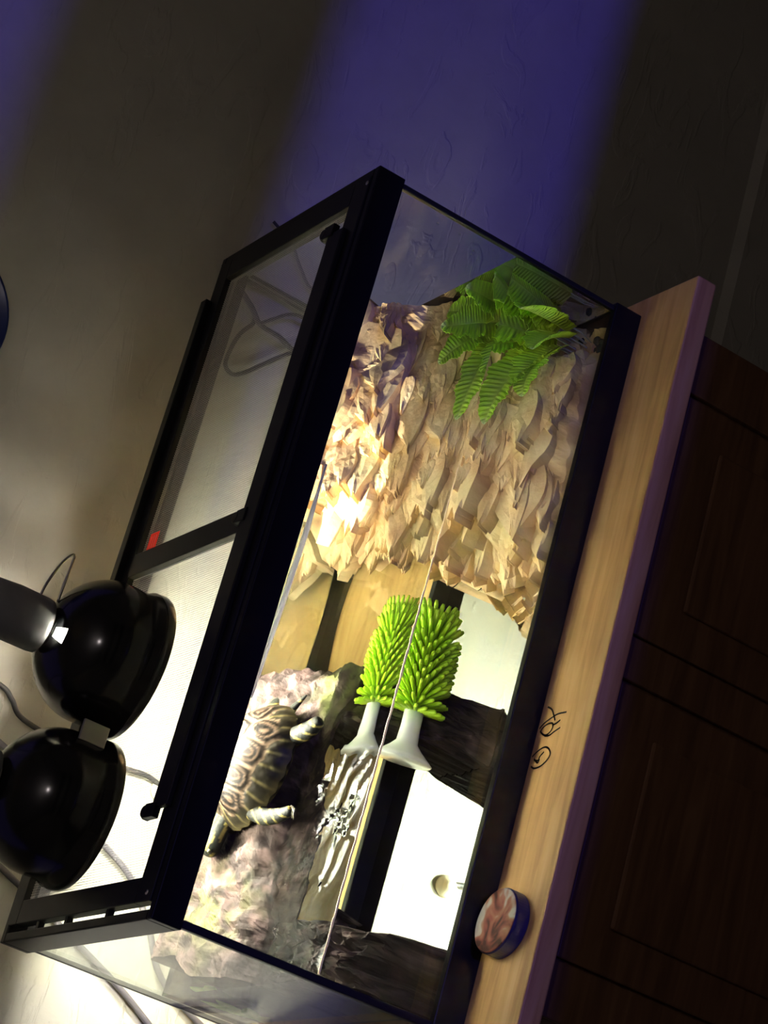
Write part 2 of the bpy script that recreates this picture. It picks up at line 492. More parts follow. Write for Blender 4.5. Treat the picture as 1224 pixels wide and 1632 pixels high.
bfm = ring(0, L, 0, D, 0.0, BF, 0.011)
bfm.build('bottom_frame', M['black_plastic'], tank, bevel=0.0015)
G = 0.005; g0 = 0.011
MB().box(g0, L - g0, 0.004, 0.004 + G, 0.012, TF + 0.012).build('front_pane', M['pane'], tank)
MB().box(g0, L - g0, D - 0.004 - G, D - 0.004, 0.012, TF + 0.012).build('rear_pane', M['pane'], tank)
MB().box(0.004, 0.004 + G, 0.010, D - 0.010, 0.012, TF + 0.012).build('end_pane', M['pane'], tank)
MB().box(L - 0.004 - G, L - 0.004, 0.010, D - 0.010, 0.012, TF + 0.012).build('end_pane', M['pane'], tank)
MB().box(0.010, L - 0.010, 0.010, D - 0.010, 0.012, 0.0165).build('floor_pane', M['pane'], tank)
for (x, y, w) in ((0.0035, 0.0035, 0.009), (L - 0.0105, 0.0035, 0.007), (0.0035, D - 0.0095, 0.006), (L - 0.0095, D - 0.0095, 0.006)):
    MB().box(x, x + w, y, y + w, BF - 0.004, TF + 0.004).build('corner_seal', M['silicone_black'], tank, bevel=0.0015)
bead = MB()  # tapered pale strip below part of the front rim
bead.tube([(0.26, 0.0125, TF - 0.006), (0.36, 0.0125, TF - 0.009), (0.46, 0.0125, TF - 0.012), (0.54, 0.0125, TF - 0.012)], [0.0015, 0.0035, 0.0035, 0.001], 8)
tag(bead.build('white_bead', M['bead_white'], tank, smooth=True), 'white sealant bead under the front rim')
sl = MB()  # thin tan strip on the front pane along the waterline
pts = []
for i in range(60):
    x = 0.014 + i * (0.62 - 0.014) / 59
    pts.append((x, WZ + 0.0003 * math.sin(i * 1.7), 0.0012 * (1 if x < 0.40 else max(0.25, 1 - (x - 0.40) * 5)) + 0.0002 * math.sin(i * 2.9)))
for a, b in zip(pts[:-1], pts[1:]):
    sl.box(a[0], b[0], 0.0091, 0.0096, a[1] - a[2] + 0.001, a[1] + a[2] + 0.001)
tag(sl.build('waterline_strip', M['scale'], tank), 'tan line along the water level')
for (x, z, r) in ((0.863, 0.24, 0.0022), (0.858, 0.241, 0.0016), (0.872, 0.294, 0.002), (0.874, 0.263, 0.0018), (0.499, 0.058, 0.0018)):
    MB().lathe([(r * math.cos(t), r * 0.6 * math.sin(t)) for t in (0, 0.4, 0.8, 1.2, 1.55)], (x, 0.004, z), (0, -1, 0), 12).build('water_drop', M['clear'], tank, smooth=True)

# water body: closed volume with a rippled surface
wt = MB()
wx0, wx1, wy0, wy1, wz0 = 0.0096, L - 0.0096, 0.0097, D - 0.0097, 0.0172
NX, NY = 150, 64
def ripple(x, y):
    a = 0.00035 * math.sin(40 * x + 22 * y) + 0.00025 * math.sin(-31 * x + 55 * y + 1)
    for (cx, cy, s, am, f) in ((0.195, 0.065, 0.07, 0.0022, 230), (0.25, 0.12, 0.03, 0.0020, 330), (0.14, 0.09, 0.035, 0.0016, 280)):
        d = math.hypot(x - cx, y - cy)
        a += am * math.exp(-(d / s) ** 2) * math.sin(f * (0.6 * (x - cx) + 0.8 * (y - cy)) + 6 * fbm(x, y, 0, 18, 2))
    e = min(x - wx0, wx1 - x, y - wy0, wy1 - y)
    return a * sstep(0.0, 0.015, e)
top = [[(wx0 + (wx1 - wx0) * i / NX, wy0 + (wy1 - wy0) * j / NY, WZ + ripple(wx0 + (wx1 - wx0) * i / NX, wy0 + (wy1 - wy0) * j / NY)) for j in range(NY + 1)] for i in range(NX + 1)]
vs = [p for r in top for p in r]
fs = [(i * (NY + 1) + j, (i + 1) * (NY + 1) + j, (i + 1) * (NY + 1) + j + 1, i * (NY + 1) + j + 1) for i in range(NX) for j in range(NY)]
nt_ = len(fs)
b = len(vs)
vs += [(wx0, wy0, wz0), (wx1, wy0, wz0), (wx1, wy1, wz0), (wx0, wy1, wz0)]
e0 = [i * (NY + 1) for i in range(NX + 1)]; e1 = [i * (NY + 1) + NY for i in range(NX + 1)]
e2 = list(range(NY + 1)); e3 = [NX * (NY + 1) + j for j in range(NY + 1)]
# separate side vertices keep the sides flat shaded
def side(edge, b0, b1, vs, fs):
    n = len(vs)
    vs += [vs[k] for k in edge] + [vs[b0], vs[b1]]
    fs.append(tuple(range(n, n + len(edge))) + (n + len(edge) + 1, n + len(edge)))
side(e0, b, b + 1, vs, fs); side(e1, b + 3, b + 2, vs, fs); side(e2, b, b + 3, vs, fs); side(e3, b + 1, b + 2, vs, fs)
n = len(vs); vs += [vs[b + k] for k in range(4)]; fs.append((n, n + 1, n + 2, n + 3))
mbw = MB(); mbw.v = vs; mbw.f = fs
water = mbw.build('tank_water', M['water'], None, fix=False)
me = water.data
bm = bmesh.new(); bm.from_mesh(me)
bm.faces.ensure_lookup_table()
cen = Vector((0.45, 0.187, 0.1))
for f in bm.faces:
    if (f.calc_center_median() - cen).dot(f.normal) < 0: f.normal_flip()
bmesh.ops.delete(bm, geom=[v for v in bm.verts if not v.link_faces], context='VERTS')
bm.to_mesh(me); bm.free()
me.polygons.foreach_set('use_smooth', [len(p.vertices) == 4 and p.area < 0.01 for p in me.polygons])
tag(water, 'clear water filling the lower half of the glass tank', 'water', kind='stuff')

# ------------------------------------------------------------------ screen lid
lid = empty('screen_lid', (0.45, 0.187, H), 'black framed wire screen lid lying in the top rim of the tank', 'lid')
Z0, Z1 = TF + 0.018, H + 0.002
lx0, lx1, ly0, ly1 = 0.019, L - 0.012, 0.012, D - 0.012
ix0, ix1, iy0, iy1 = 0.047, L - 0.040, 0.046, D - 0.034
fm = MB()
fm.box(lx0, lx1, ly0, iy0, Z1 - 0.012, Z1); fm.box(lx0, lx1, iy1, ly1, Z1 - 0.012, Z1)
fm.box(lx0, ix0, iy0, iy1, Z1 - 0.012, Z1); fm.box(ix1, lx1, iy0, iy1, Z1 - 0.012, Z1)
fm.build('lid_frame', M['lid_plastic'], lid, bevel=0.001)
for y in (0.112, 0.212, 0.285):
    MB().box(0.0105, 0.0195, y - 0.003, y + 0.003, Z1 - 0.010, Z1 - 0.003).build('spacer_tab', M['lid_plastic'], lid)
MB().box(0.122, 0.822, 0.028, 0.062, Z1, Z1 + 0.007).build('front_rail', M['lid_plastic'], lid, bevel=0.0015)
MB().box(0.447, 0.477, iy0, iy1, Z1 - 0.010, Z1 + 0.001).build('cross_bar', M['lid_plastic'], lid, bevel=0.001)
MB().box(0.30, 0.832, D - 0.016, D - 0.001, H + 0.0005, H + 0.011).build('hinge_strip', M['black_plastic'], lid, bevel=0.001)
for x in (0.826, 0.462, 0.119):
    kn = MB(); kn.box(x - 0.008, x + 0.008, 0.050, 0.072, Z1 + 0.0005, Z1 + 0.009)
    kn.lathe([(0.0, 0.0), (0.0085, 0.0), (0.0085, 0.006), (0.006, 0.0095), (0.0, 0.0095)], (x, 0.073, Z1), (0, 0, 1), 16)
    kn.build('latch', M['black_plastic'], lid, smooth=False, bevel=0.001)
for (x, y) in ((0.029, 0.024), (0.880, 0.016)):
    MB().lathe([(0, 0.0008), (0.0024, 0.0008), (0.003, 0)], (x, y, Z1), (0, 0, 1), 14).build('screw', M['chrome'], lid, smooth=True)
lab = MB().box(0.478, 0.502, 0.300, 0.322, Z1 - 0.004, Z1 - 0.0034).build('warning_label', M['red'], lid)
tag(lab, 'small red printed label')
for k in range(3):
    MB().box(0.482, 0.498, 0.304 + k * 0.006, 0.3055 + k * 0.006, Z1 - 0.0033, Z1 - 0.0031).build('print_line', M['pale_print'], lab)
scr = MB(); pt, wr = 0.0030, 0.00013
k = 0
zc = Z1 - 0.007
x = ix0
while x < ix1:
    scr.box(x - wr, x + wr, iy0 - 0.001, iy1 + 0.001, zc - wr, zc + wr); x += pt
y = iy0
while y < iy1:
    scr.box(ix0 - 0.001, ix1 + 0.001, y - wr, y + wr, zc + wr * 0.2, zc + wr * 2.2); y += pt
tag(scr.build('wire_screen', M['wire'], lid, fix=False), 'fine grey wire mesh', kind='stuff')

# ------------------------------------------------------------------ dome lamps
def lathe_prof_dome(off=0.0):
    p = [(0.0870, 0.000), (0.0880, 0.003), (0.0872, 0.013), (0.0838, 0.019), (0.0828, 0.030), (0.0835, 0.045)]
    for t in np.linspace(0.08, 1.0, 12):
        a = t * math.pi / 2 * 0.86
        p.append((0.0835 * math.cos(a), 0.046 + 0.072 * math.sin(a)))
    return [(max(r - off, 0.002), h - off * 0.4) for r, h in p]
def make_lamp(x, y, label, power, hanger=True):
    z = Z1 - 0.005
    z = zc + wr * 2.2 + 0.0002
    lz = z
    t = empty('dome_lamp', (x, y, lz), label, 'lamp', 'heat lamps standing on the screen lid')
    prof = lathe_prof_dome()
    tops = prof[-1]
    def skip(i, k, n):      # openings added to throw glow on the wall, one for glare under the socket
        return (i == 5 and 62 <= k <= 118 and k % 6 == 0) or (hanger and i in (14, 15) and 20 <= k <= 27)
    sh = MB().lathe(prof, (x, y, lz), (0, 0, 1), 120, skip).build('dome_shade', M['dome'], t, smooth=True)
    MB().lathe(lathe_prof_dome(0.0018), (x, y, lz), (0, 0, 1), 120, skip).build('reflector', M['dome_inner'], sh, smooth=True)
    r0, h0 = tops
    MB().lathe([(r0 + 0.003, h0 - 0.003), (r0 + 0.004, h0 + 0.002), (r0 + 0.001, h0 + 0.006), (0.031, h0 + 0.008)], (x, y, lz), (0, 0, 1), 40).build('collar', M['chrome'], t, smooth=True)
    MB().lathe([(0.0, h0 + 0.004), (0.031, h0 + 0.004), (0.032, h0 + 0.010), (0.0325, h0 + 0.045), (0.030, h0 + 0.075), (0.022, h0 + 0.090), (0.0, h0 + 0.092)], (x, y, lz), (0, 0, 1), 36).build('socket', M['socket'], t, smooth=True)
    bz = lz + h0
    if hanger: MB().tube(catmull([(x + 0.029, y, 0.5204 - 0.386 + lz), (x + 0.049, y - 0.002, 0.5179 - 0.386 + lz), (x + 0.079, y - 0.002, 0.508 - 0.386 + lz), (x + 0.092, y - 0.002, 0.498 - 0.386 + lz), (x + 0.074, y - 0.002, 0.4975 - 0.386 + lz), (x + 0.034, y, 0.4985 - 0.386 + lz)], 6), 0.0016, 8).build('wire_hanger', M['chrome'], t, smooth=True)
    MB().lathe([(0.0, 0.056), (0.018, 0.057), (0.027, 0.061), (0.030, 0.068), (0.029, 0.074), (0.022, 0.084), (0.015, 0.100), (0.014, h0 + 0.006)], (x, y, lz), (0, 0, 1), 28).build('bulb', M['bulb'], t, smooth=True)
    if not hanger: MB().box(x + 0.064, x + 0.088, y - 0.054, y - 0.050, lz + 0.024, lz + 0.056).build('side_bracket', M['bracket'], t, bevel=0.001)
    MB().tube(catmull([(x, y, bz + 0.090), (x + 0.004, y + 0.03, bz + 0.125), (x + 0.008, y + 0.12, bz + 0.13), (x + 0.004, y + 0.205, bz + 0.08), (x, y + 0.222, bz + 0.01)], 8), 0.0032, 8).build('lamp_cord', M['cord'], t, smooth=True)
    ld = bpy.data.lights.new('lamp_light', 'POINT'); ld.shadow_soft_size = 0.026
    ld.energy = power; ld.color = LAMP_COLOR
    lo = bpy.data.objects.new('lamp_light', ld); COL.objects.link(lo)
    lo.parent = t; lo.location = (0, 0, 0.030)
    return t
lampA = make_lamp(0.318, 0.252, 'black dome heat lamp nearest the red label, its grey socket showing', LAMP_POWER)
lampB = make_lamp(0.1395, 0.260, 'black dome heat lamp at the tank end, cut off by the photo edge', LAMP_POWER * 0.24, False)

# ------------------------------------------------------------------ cords on the wall
def cord(name, pts, r, label, mat='cord', group='cords behind the tank'):
    o = MB().tube(catmull(pts, 8), r, 8).build(name, M[mat], None, smooth=True)
    return tag(o, label, 'cord', group)
yb = 0.492
cord('power_cord', [(0.320, yb, 0.52), (0.312, yb, 0.443), (0.301, yb, 0.422), (0.284, yb, 0.40), (0.276, yb, 0.33), (0.279, yb, 0.252), (0.281, yb, 0.225), (0.276, yb, 0.202)], 0.0035, 'thin black cord running straight down the wall behind the upper lamp')
wc = MB().lathe([(0.0, 0.016), (0.007, 0.016), (0.008, 0.010), (0.014, 0.007), (0.0145, 0.0005), (0.0, 0.0005)], (0.272, WALL, 0.198), (0, -1, 0), 28).build('wall_plug', M['beige'], None, smooth=True)
tag(wc, 'small round beige plug on the wall below the thin black cord', 'plug')
cord('power_cord', [(0.25, yb, 0.43), (0.215, yb, 0.33), (0.181, yb, 0.253), (0.155, yb, 0.205), (0.110, yb, 0.165), (0.05, yb, 0.12), (0.0, yb, 0.006)], 0.0042, 'dark slanting cord seen through the mesh beside the lower lamp', 'grey_cord')
cord('power_cord', [(0.12, yb, 0.40), (0.085, yb, 0.31), (0.055, yb, 0.24), (0.025, yb, 0.173), (-0.02, yb, 0.09), (-0.05, yb, 0.006)], 0.0042, 'dark slanting cord seen through the end pane of the tank', 'grey_cord')
y2 = 0.488
cord('looped_cable', [(0.956, y2, 0.34), (0.930, y2, 0.30), (0.906, y2, 0.274), (0.878, y2, 0.287), (0.854, y2, 0.293), (0.828, y2, 0.294), (0.820, y2, 0.280), (0.833, y2, 0.262), (0.855, y2, 0.242), (0.889, y2, 0.208), (0.915, y2, 0.17), (0.93, y2, 0.10), (0.94, y2, 0.006)], 0.0030, 'thin black cable hanging in a wide loop on the wall', group='cables at the far end')
cord('looped_cable', [(0.945, 0.482, 0.33), (0.918, 0.482, 0.287), (0.900, 0.482, 0.267), (0.897, 0.482, 0.236), (0.889, 0.482, 0.205), (0.90, 0.482, 0.15), (0.91, 0.482, 0.006)], 0.0036, 'black cable hanging down through the middle of the loop', group='cables at the far end')
cord('looped_cable', [(0.898, 0.478, 0.27), (0.915, 0.478, 0.252), (0.932, 0.478, 0.232), (0.937, 0.478, 0.208), (0.93, 0.478, 0.15), (0.925, 0.478, 0.006)], 0.0026, 'thin cable bending outward beside the loop', group='cables at the far end')
cord('thick_cable', [(0.948, 0.486, 0.322), (0.951, 0.486, 0.298), (0.956, 0.486, 0.255), (0.954, 0.486, 0.199), (0.96, 0.486, 0.10), (0.965, 0.486, -0.02), (0.965, 0.486, -0.4)], 0.0055, 'thick dark cable running down the wall at the far end of the tank', group='cables at the far end')
cord('thin_cable', [(1.05, 0.49, 0.29), (1.033, 0.49, 0.255), (1.006, 0.49, 0.231), (0.985, 0.49, 0.20), (0.975, 0.49, 0.10), (0.975, 0.49, -0.4)], 0.0022, 'thin faint cable slanting down the wall furthest from the lamps', group='cables at the far end')

# blue plate on the wall at the left photo edge
pc = Vector((0.715, WALL, 0.685))
pl = MB().lathe([(0.0, -0.004), (0.05, -0.004), (0.07, -0.010), (0.098, -0.018), (0.100, -0.020), (0.099, -0.014), (0.07, -0.005), (0.05, 0.0), (0.0, 0.0)], pc, (0, 1, 0), 64).build('wall_plate', M['blue_plate'], None, smooth=True)
tag(pl, 'round dark blue plate on the wall, only its rim in view', 'plate')

# ------------------------------------------------------------------ tan rock ledge
rng = random.Random(5)
def rock_left(y):
    return 0.575 - 0.016 * abs(math.sin(y * 38 + 0.6)) + 0.010 * nz(y, 3, 0, 30) + 0.025 * sstep(0.05, 0.012, y) + 0.02 * sstep(0.26, 0.34, y)
def rock_h(x, y):
    base = np.interp(y, [0.012, 0.03, 0.06, 0.10, 0.16, 0.20, 0.25, 0.30, 0.34, 0.366], [0.04, 0.06, 0.085, 0.115, 0.150, 0.182, 0.222, 0.238, 0.228, 0.20])
    left = rock_left(y)
    e = sstep(left - 0.02, left + 0.075, x)
    fr = sstep(0.79, 0.86, x) * sstep(0.20, 0.10, y)           # hollow for the fern
    rr = 1.0
    h = base * (0.30 + 0.70 * e) * rr * (1 - 0.75 * fr)
    h += 0.012 * fbm(x, y, 1, 14, 4) * (0.4 + e)
    return max(h, 0.018)
rk = MB()
C1, C2, C3, C4 = (0.84, 0.64, 0.35), (0.68, 0.44, 0.22), (0.84, 0.72, 0.48), (0.34, 0.19, 0.09)
def lerp(a, b, t): return tuple(a[i] * (1 - t) + b[i] * t for i in range(3))
def rock_col(x, y, z, k=0.0):
    t = 0.66 + 0.8 * fbm(x, y, z, 22, 4) + k
    t = min(1, max(0, t))
    c = lerp(C4, C2, min(1, t * 2)) if t < 0.5 else lerp(C2, C1, (t - 0.5) * 2)
    g = max(0, nz(x + 7, y, z, 16)) * 0.8
    c = lerp(c, (0.42, 0.40, 0.17), min(0.6, g))
    return c
NXr, NYr = 90, 84
rows = []; cols = []
for i in range(NXr + 1):
    r = []
    for j in range(NYr + 1):
        y = 0.014 + (0.362 - 0.014) * j / NYr; x = rock_left(y) + 0.004 + (0.886 - rock_left(y) - 0.004) * i / NXr; y = 0.014 + (0.362 - 0.014) * j / NYr
        z = rock_h(x, y) + 0.006 * fbm(x, y, 0, 60, 3)
        if i == 0 or i == NXr or j == 0 or j == NYr: z = 0.018
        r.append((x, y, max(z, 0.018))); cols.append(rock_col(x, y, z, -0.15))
    rows.append(r)
rk.grid(rows, cols)
def flake(mb, o, tip, nrm, ln, wd, th, seed, colf):
    tip = tip.normalized(); nrm = (nrm - tip * nrm.dot(tip)).normalized(); sd_ = nrm.cross(tip)
    nu, nv = 8, 6
    P = []; cs = []
    for layer in (0, 1):
        for i in range(nu + 1):
            u = i / nu
            w = wd * (0.55 + 0.45 * math.sin(math.pi * min(1, u * 1.1 + 0.1))) * (1 - max(0, (u - 0.7) / 0.3) ** 2 * 0.75)
            for j in range(nv + 1):
                v = 2 * j / nv - 1
                jag = 0.25 * nz(seed, v * 2.2, 0) * ln * (u ** 3)
                up_ = th * (1 - 0.5 * v * v) * (0.35 + 0.65 * u) + 0.35 * th * nz(seed + u * 3, v * 2.5, 4)
                if layer: up_ -= th * 2.6
                p = o + tip * (ln * (u - 0.35) + jag) + sd_ * (v * w * 0.5) + nrm * up_
                P.append(p)
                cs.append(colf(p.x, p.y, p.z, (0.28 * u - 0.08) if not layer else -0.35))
    st_ = (nu + 1) * (nv + 1)
    fs = []
    for i in range(nu):
        for j in range(nv):
            a = i * (nv + 1) + j
            fs.append((a, a + 1, a + nv + 2, a + nv + 1))
    per = [j for j in range(nv + 1)] + [i * (nv + 1) + nv for i in range(1, nu + 1)] + [nu * (nv + 1) + j for j in range(nv - 1, -1, -1)] + [i * (nv + 1) for i in range(nu - 1, 0, -1)]
    for a, b_ in zip(per, per[1:] + per[:1]):
        fs.append((a, b_, b_ + st_, a + st_))
    mb.add(P, fs, cs)
def inb(p): return 0.535 < p.x < 0.888 and 0.013 < p.y < 0.363
cnt = 0
for i in range(1500):
    x = rng.uniform(0.575, 0.885); y = rng.uniform(0.02, 0.355)
    h = rock_h(x, y)
    if h < 0.03 and x > 0.6: continue
    e = 0.006
    n = Vector(((rock_h(x - e, y) - rock_h(x + e, y)), (rock_h(x, y - e) - rock_h(x, y + e)), 2 * e)).normalized()
    n = (n * 0.7 + Vector((-0.12, -0.12, 0.6))).normalized()
    big = rng.random()
    ln = rng.uniform(0.036, 0.060) if big > 0.35 else rng.uniform(0.062, 0.100)
    wd = ln * rng.uniform(0.42, 0.85)
    tip = Vector((-1, rng.uniform(-0.55, 0.25), rng.uniform(-0.15, 0.12)))
    o = Vector((x, y, h - 0.001))
    if not (inb(o + tip.normalized() * ln * 0.75) and inb(o - tip.normalized() * ln * 0.3) and 0.013 + wd * 0.5 < y < 0.362 - wd * 0.5): continue
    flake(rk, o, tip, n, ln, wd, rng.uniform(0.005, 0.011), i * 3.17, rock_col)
    cnt += 1
    if cnt > 210: break
for i in range(46):          # flakes hanging down the blunt end
    y = 0.03 + 0.31 * (i + rng.random()) / 46
    x = rock_left(y) + rng.uniform(0.008, 0.03); h = rock_h(x, y) * rng.uniform(0.55, 1.0) + 0.01
    ln = rng.uniform(0.035, 0.06); wd = ln * rng.uniform(0.5, 0.8)
    tip = Vector((-0.75, rng.uniform(-0.3, 0.3), -0.55)); o = Vector((x, y, h))
    if 0.014 + wd * 0.5 < y < 0.361 - wd * 0.5 and (o + tip.normalized() * ln * 0.7).z > 0.02:
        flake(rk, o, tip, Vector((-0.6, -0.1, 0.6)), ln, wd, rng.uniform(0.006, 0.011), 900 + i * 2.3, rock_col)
rock = rk.build('rock_ledge', M['rock'], None, fix=True)
tag(rock, 'large tan flaky rock ledge half under water beside the fern', 'rock')

# ------------------------------------------------------------------ basking slab
def slab_top(x, y):
    z = 0.192 + 0.022 * sstep(0.15, 0.27, y) + 0.010 * sstep(0.14, 0.04, x) - 0.012 * sstep(0.30, 0.39, x) * sstep(0.28, 0.16, y)
    z -= 0.022 * sstep(0.030, 0.0, y - slab_edge_front(x))
    return z + 0.008 * fbm(x, y, 2, 18, 4) + 0.005 * fbm(x, y, 5, 55, 3)
def slab_edge_front(x):
    return float(np.interp(x, [0.0, 0.06, 0.12, 0.165, 0.21, 0.245, 0.285, 0.32, 0.35, 0.40], [0.138, 0.142, 0.158, 0.166, 0.164, 0.160, 0.160, 0.150, 0.132, 0.128])) + 0.008 * fbm(x, 0.3, 0, 25, 3)
def slab_edge_x(y):
    return 0.392 + 0.012 * fbm(0.2, y, 0, 30, 3) - 0.03 * sstep(0.32, 0.35, y)
def slab_col(x, y, z):
    t = 0.5 + 0.8 * fbm(x, y, z, 35, 4)
    c = lerp((0.005, 0.003, 0.0025), (0.029, 0.018, 0.0145), min(1, max(0, t)))
    c = lerp(c, (0.085, 0.055, 0.048), min(0.8, max(0, fbm(x, y + 3, z, 60, 3) * 1.4)))
    g = math.exp(-((x - 0.36) / 0.035) ** 2 - ((y - 0.150) / 0.03) ** 2) + 0.7 * math.exp(-((x - 0.08) / 0.05) ** 2 - ((y - 0.24) / 0.05) ** 2)
    c = lerp(c, (0.075, 0.085, 0.02), min(0.8, g * max(0, 0.4 + 1.6 * fbm(x + 4, y, z, 45, 3))))
    return c
sb = MB(); NXs, NYs = 110, 64
for layer in (0, 1):
    rows, cols = [], []
    for i in range(NXs + 1):
        r = []
        u = i / NXs
        for j in range(NYs + 1):
            v = j / NYs
            y_back = 0.335 + 0.012 * fbm(u, 2, 0, 9, 3)
            xe = slab_edge_x(0.13 + 0.2 * v)
            xs = 0.0125 + 0.024 * sstep(0.45, 0.65, v); x = xs + (xe - xs) * u
            y = slab_edge_front(x) + (y_back - slab_edge_front(x)) * v
            if layer == 0:
                z = slab_top(x, y)
                ed = min(v, 1 - v, (1 - u)) * 14
                z -= 0.010 * max(0, 1 - ed) ** 2
            else:
                jx = x + 0.014 * fbm(x, y, 9, 45, 4); arch = sstep(0.085, 0.125, jx) * sstep(0.36, 0.325, jx)
                z = 0.150 + 0.008 * fbm(x, y, 7, 25, 3)
                leg = 1 - arch
                z = z * (1 - leg) + leg * (0.018 + 0.003 * abs(fbm(x, y, 3, 60, 2)))
                z = max(z, 0.018)
            r.append((x, y, z)); cols.append(slab_col(x, y, z))
        rows.append(r)
    sb.grid(rows, cols)
n1 = (NXs + 1) * (NYs + 1)
per = [j for j in range(NYs + 1)] + [i * (NYs + 1) + NYs for i in range(1, NXs + 1)] + [NXs * (NYs + 1) + j for j in range(NYs - 1, -1, -1)] + [i * (NYs + 1) for i in range(NXs - 1, 0, -1)]
for a, b_ in zip(per, per[1:] + per[:1]):
    sb.f.append((a, b_, b_ + n1, a + n1))
def lump(x0, x1, y0, y1, hf, nx, ny, seed):
    rows, cols = [], []
    for i in range(nx + 1):
        r = []
        for j in range(ny + 1):
            u, v = i / nx, j / ny
            x = x0 + (x1 - x0) * u + 0.008 * fbm(v * 3, seed, u, 2.5, 3); y = y0 + (y1 - y0) * v + 0.008 * fbm(u * 3, seed + 5, v, 2.5, 3)
            z = (hf(u, v) + 0.022 * fbm(x, y, seed, 45, 4)) * min(1, max(0, min(u if seed > 5 else 1.0, 1 - u, v, 1 - v)) * 7) ** 0.45
            if i in (0, nx) or j in (0, ny): z = 0.018
            p = (max(x, 0.0125), max(y, 0.0125), max(z, 0.018)); r.append(p); cols.append(slab_col(*p))
        rows.append(r)
    sb.grid(rows, cols)
lump(0.0125, 0.094, 0.020, 0.20, lambda u, v: 0.160 * (0.72 + 0.28 * sstep(0, 0.5, v)), 26, 44, 3.0)
lump(0.318, 0.388, 0.075, 0.22, lambda u, v: 0.165 * (0.30 + 0.70 * sstep(0, 0.6, v)), 22, 40, 8.0)
# submerged lip along the front of the slab
na, nb = 60, 16
base_n = len(sb.v)
for layer in (0, 1):
    rows, cols = [], []
    for i in range(na + 1):
        r = []
        u = i / na
        x = 0.030 + 0.225 * u
        wlip = (0.042 + 0.008 * fbm(x, 4, 0, 30, 3)) * (sstep(0, 0.12, u) * sstep(1.0, 0.78, u) * 0.8 + 0.2)
        for j in range(nb + 1):
            v = j / nb
            y = 0.182 - (wlip + 0.014) * v
            z = 0.180 - 0.033 * v - 0.004 * v * v + 0.004 * fbm(x, y, 3, 50, 4) - (0.012 * (1 - 0.6 * v) if layer else 0)
            r.append((x, y, z)); cols.append(slab_col(x, y, z))
        rows.append(r)
    sb.grid(rows, cols)
m1 = (na + 1) * (nb + 1)
per = [j for j in range(nb + 1)] + [i * (nb + 1) + nb for i in range(1, na + 1)] + [na * (nb + 1) + j for j in range(nb - 1, -1, -1)] + [i * (nb + 1) for i in range(na - 1, 0, -1)]
for a, b_ in zip(per, per[1:] + per[:1]):
    sb.f.append((base_n + a, base_n + b_, base_n + b_ + m1, base_n + a + m1))
slab = sb.build('basking_platform', M['slab'], None, smooth=False)
tag(slab, 'dark brown rock platform with moss, carrying the basking turtle', 'rock')

# ------------------------------------------------------------------ green brush
bo = Vector((0.290, 0.113, 0.112)); bt = Vector((0.483, 0.101, 0.124))
ax = (bt - bo).normalized()
br = empty('green_brush', bo, 'bright green bristle brush with milky flared base, under water', 'brush')
MB().lathe([(0.0, 0.0), (0.034, 0.0), (0.036, 0.002), (0.030, 0.007), (0.020, 0.015), (0.0135, 0.022), (0.0120, 0.040), (0.0120, 0.062), (0.0, 0.062)], bo, ax, 32).build('flared_base', M['clear_plastic'], br, smooth=True)
MB().lathe([(0.0, 0.052), (0.011, 0.052), (0.011, 0.140), (0.006, 0.152), (0.0, 0.154)], bo, ax, 20).build('bristle_core', M['bristle_core'], br, smooth=True)
e1_ = ax.cross(Vector((0, 0, 1))).normalized(); e2_ = ax.cross(e1_)
bs = MB()
def bristle(base, d, ln):
    d = d.normalized()
    bs.tube([base, base + d * ln * 0.5, base + d * ln * 0.88, base + d * ln], [0.0022, 0.0029, 0.0029, 0.0018], 6)
rows_n = 14
for i in range(rows_n):
    s = 0.060 + (0.152 - 0.060) * i / (rows_n - 1)
    for k in range(18):
        an = 2 * math.pi * (k + 0.5 * (i % 2)) / 18
        rad = e1_ * math.cos(an) + e2_ * math.sin(an)
        lean = 0.55 if i < rows_n - 3 else 0.55 + (i - rows_n + 4) * 0.45
        ln = 0.0300
        if i == 0: lean = 0.02
        if i == 1: lean = 0.2
        d = rad + ax * lean
        ln *= math.sqrt(1 + min(lean, 0.8) ** 2) * rng.uniform(0.93, 1.03)
        bristle(bo + ax * s + rad * 0.009, d, ln)
for k in range(40):
    an = k * 2.39996; rr = 0.010 * math.sqrt(k / 40)
    rad = e1_ * math.cos(an) + e2_ * math.sin(an)
    bristle(bo + ax * 0.148 + rad * rr, ax + rad * (rr / 0.010) * 0.9, 0.034)
tag(bs.build('bristles', M['bristle'], br, smooth=True, fix=False), kind='stuff')

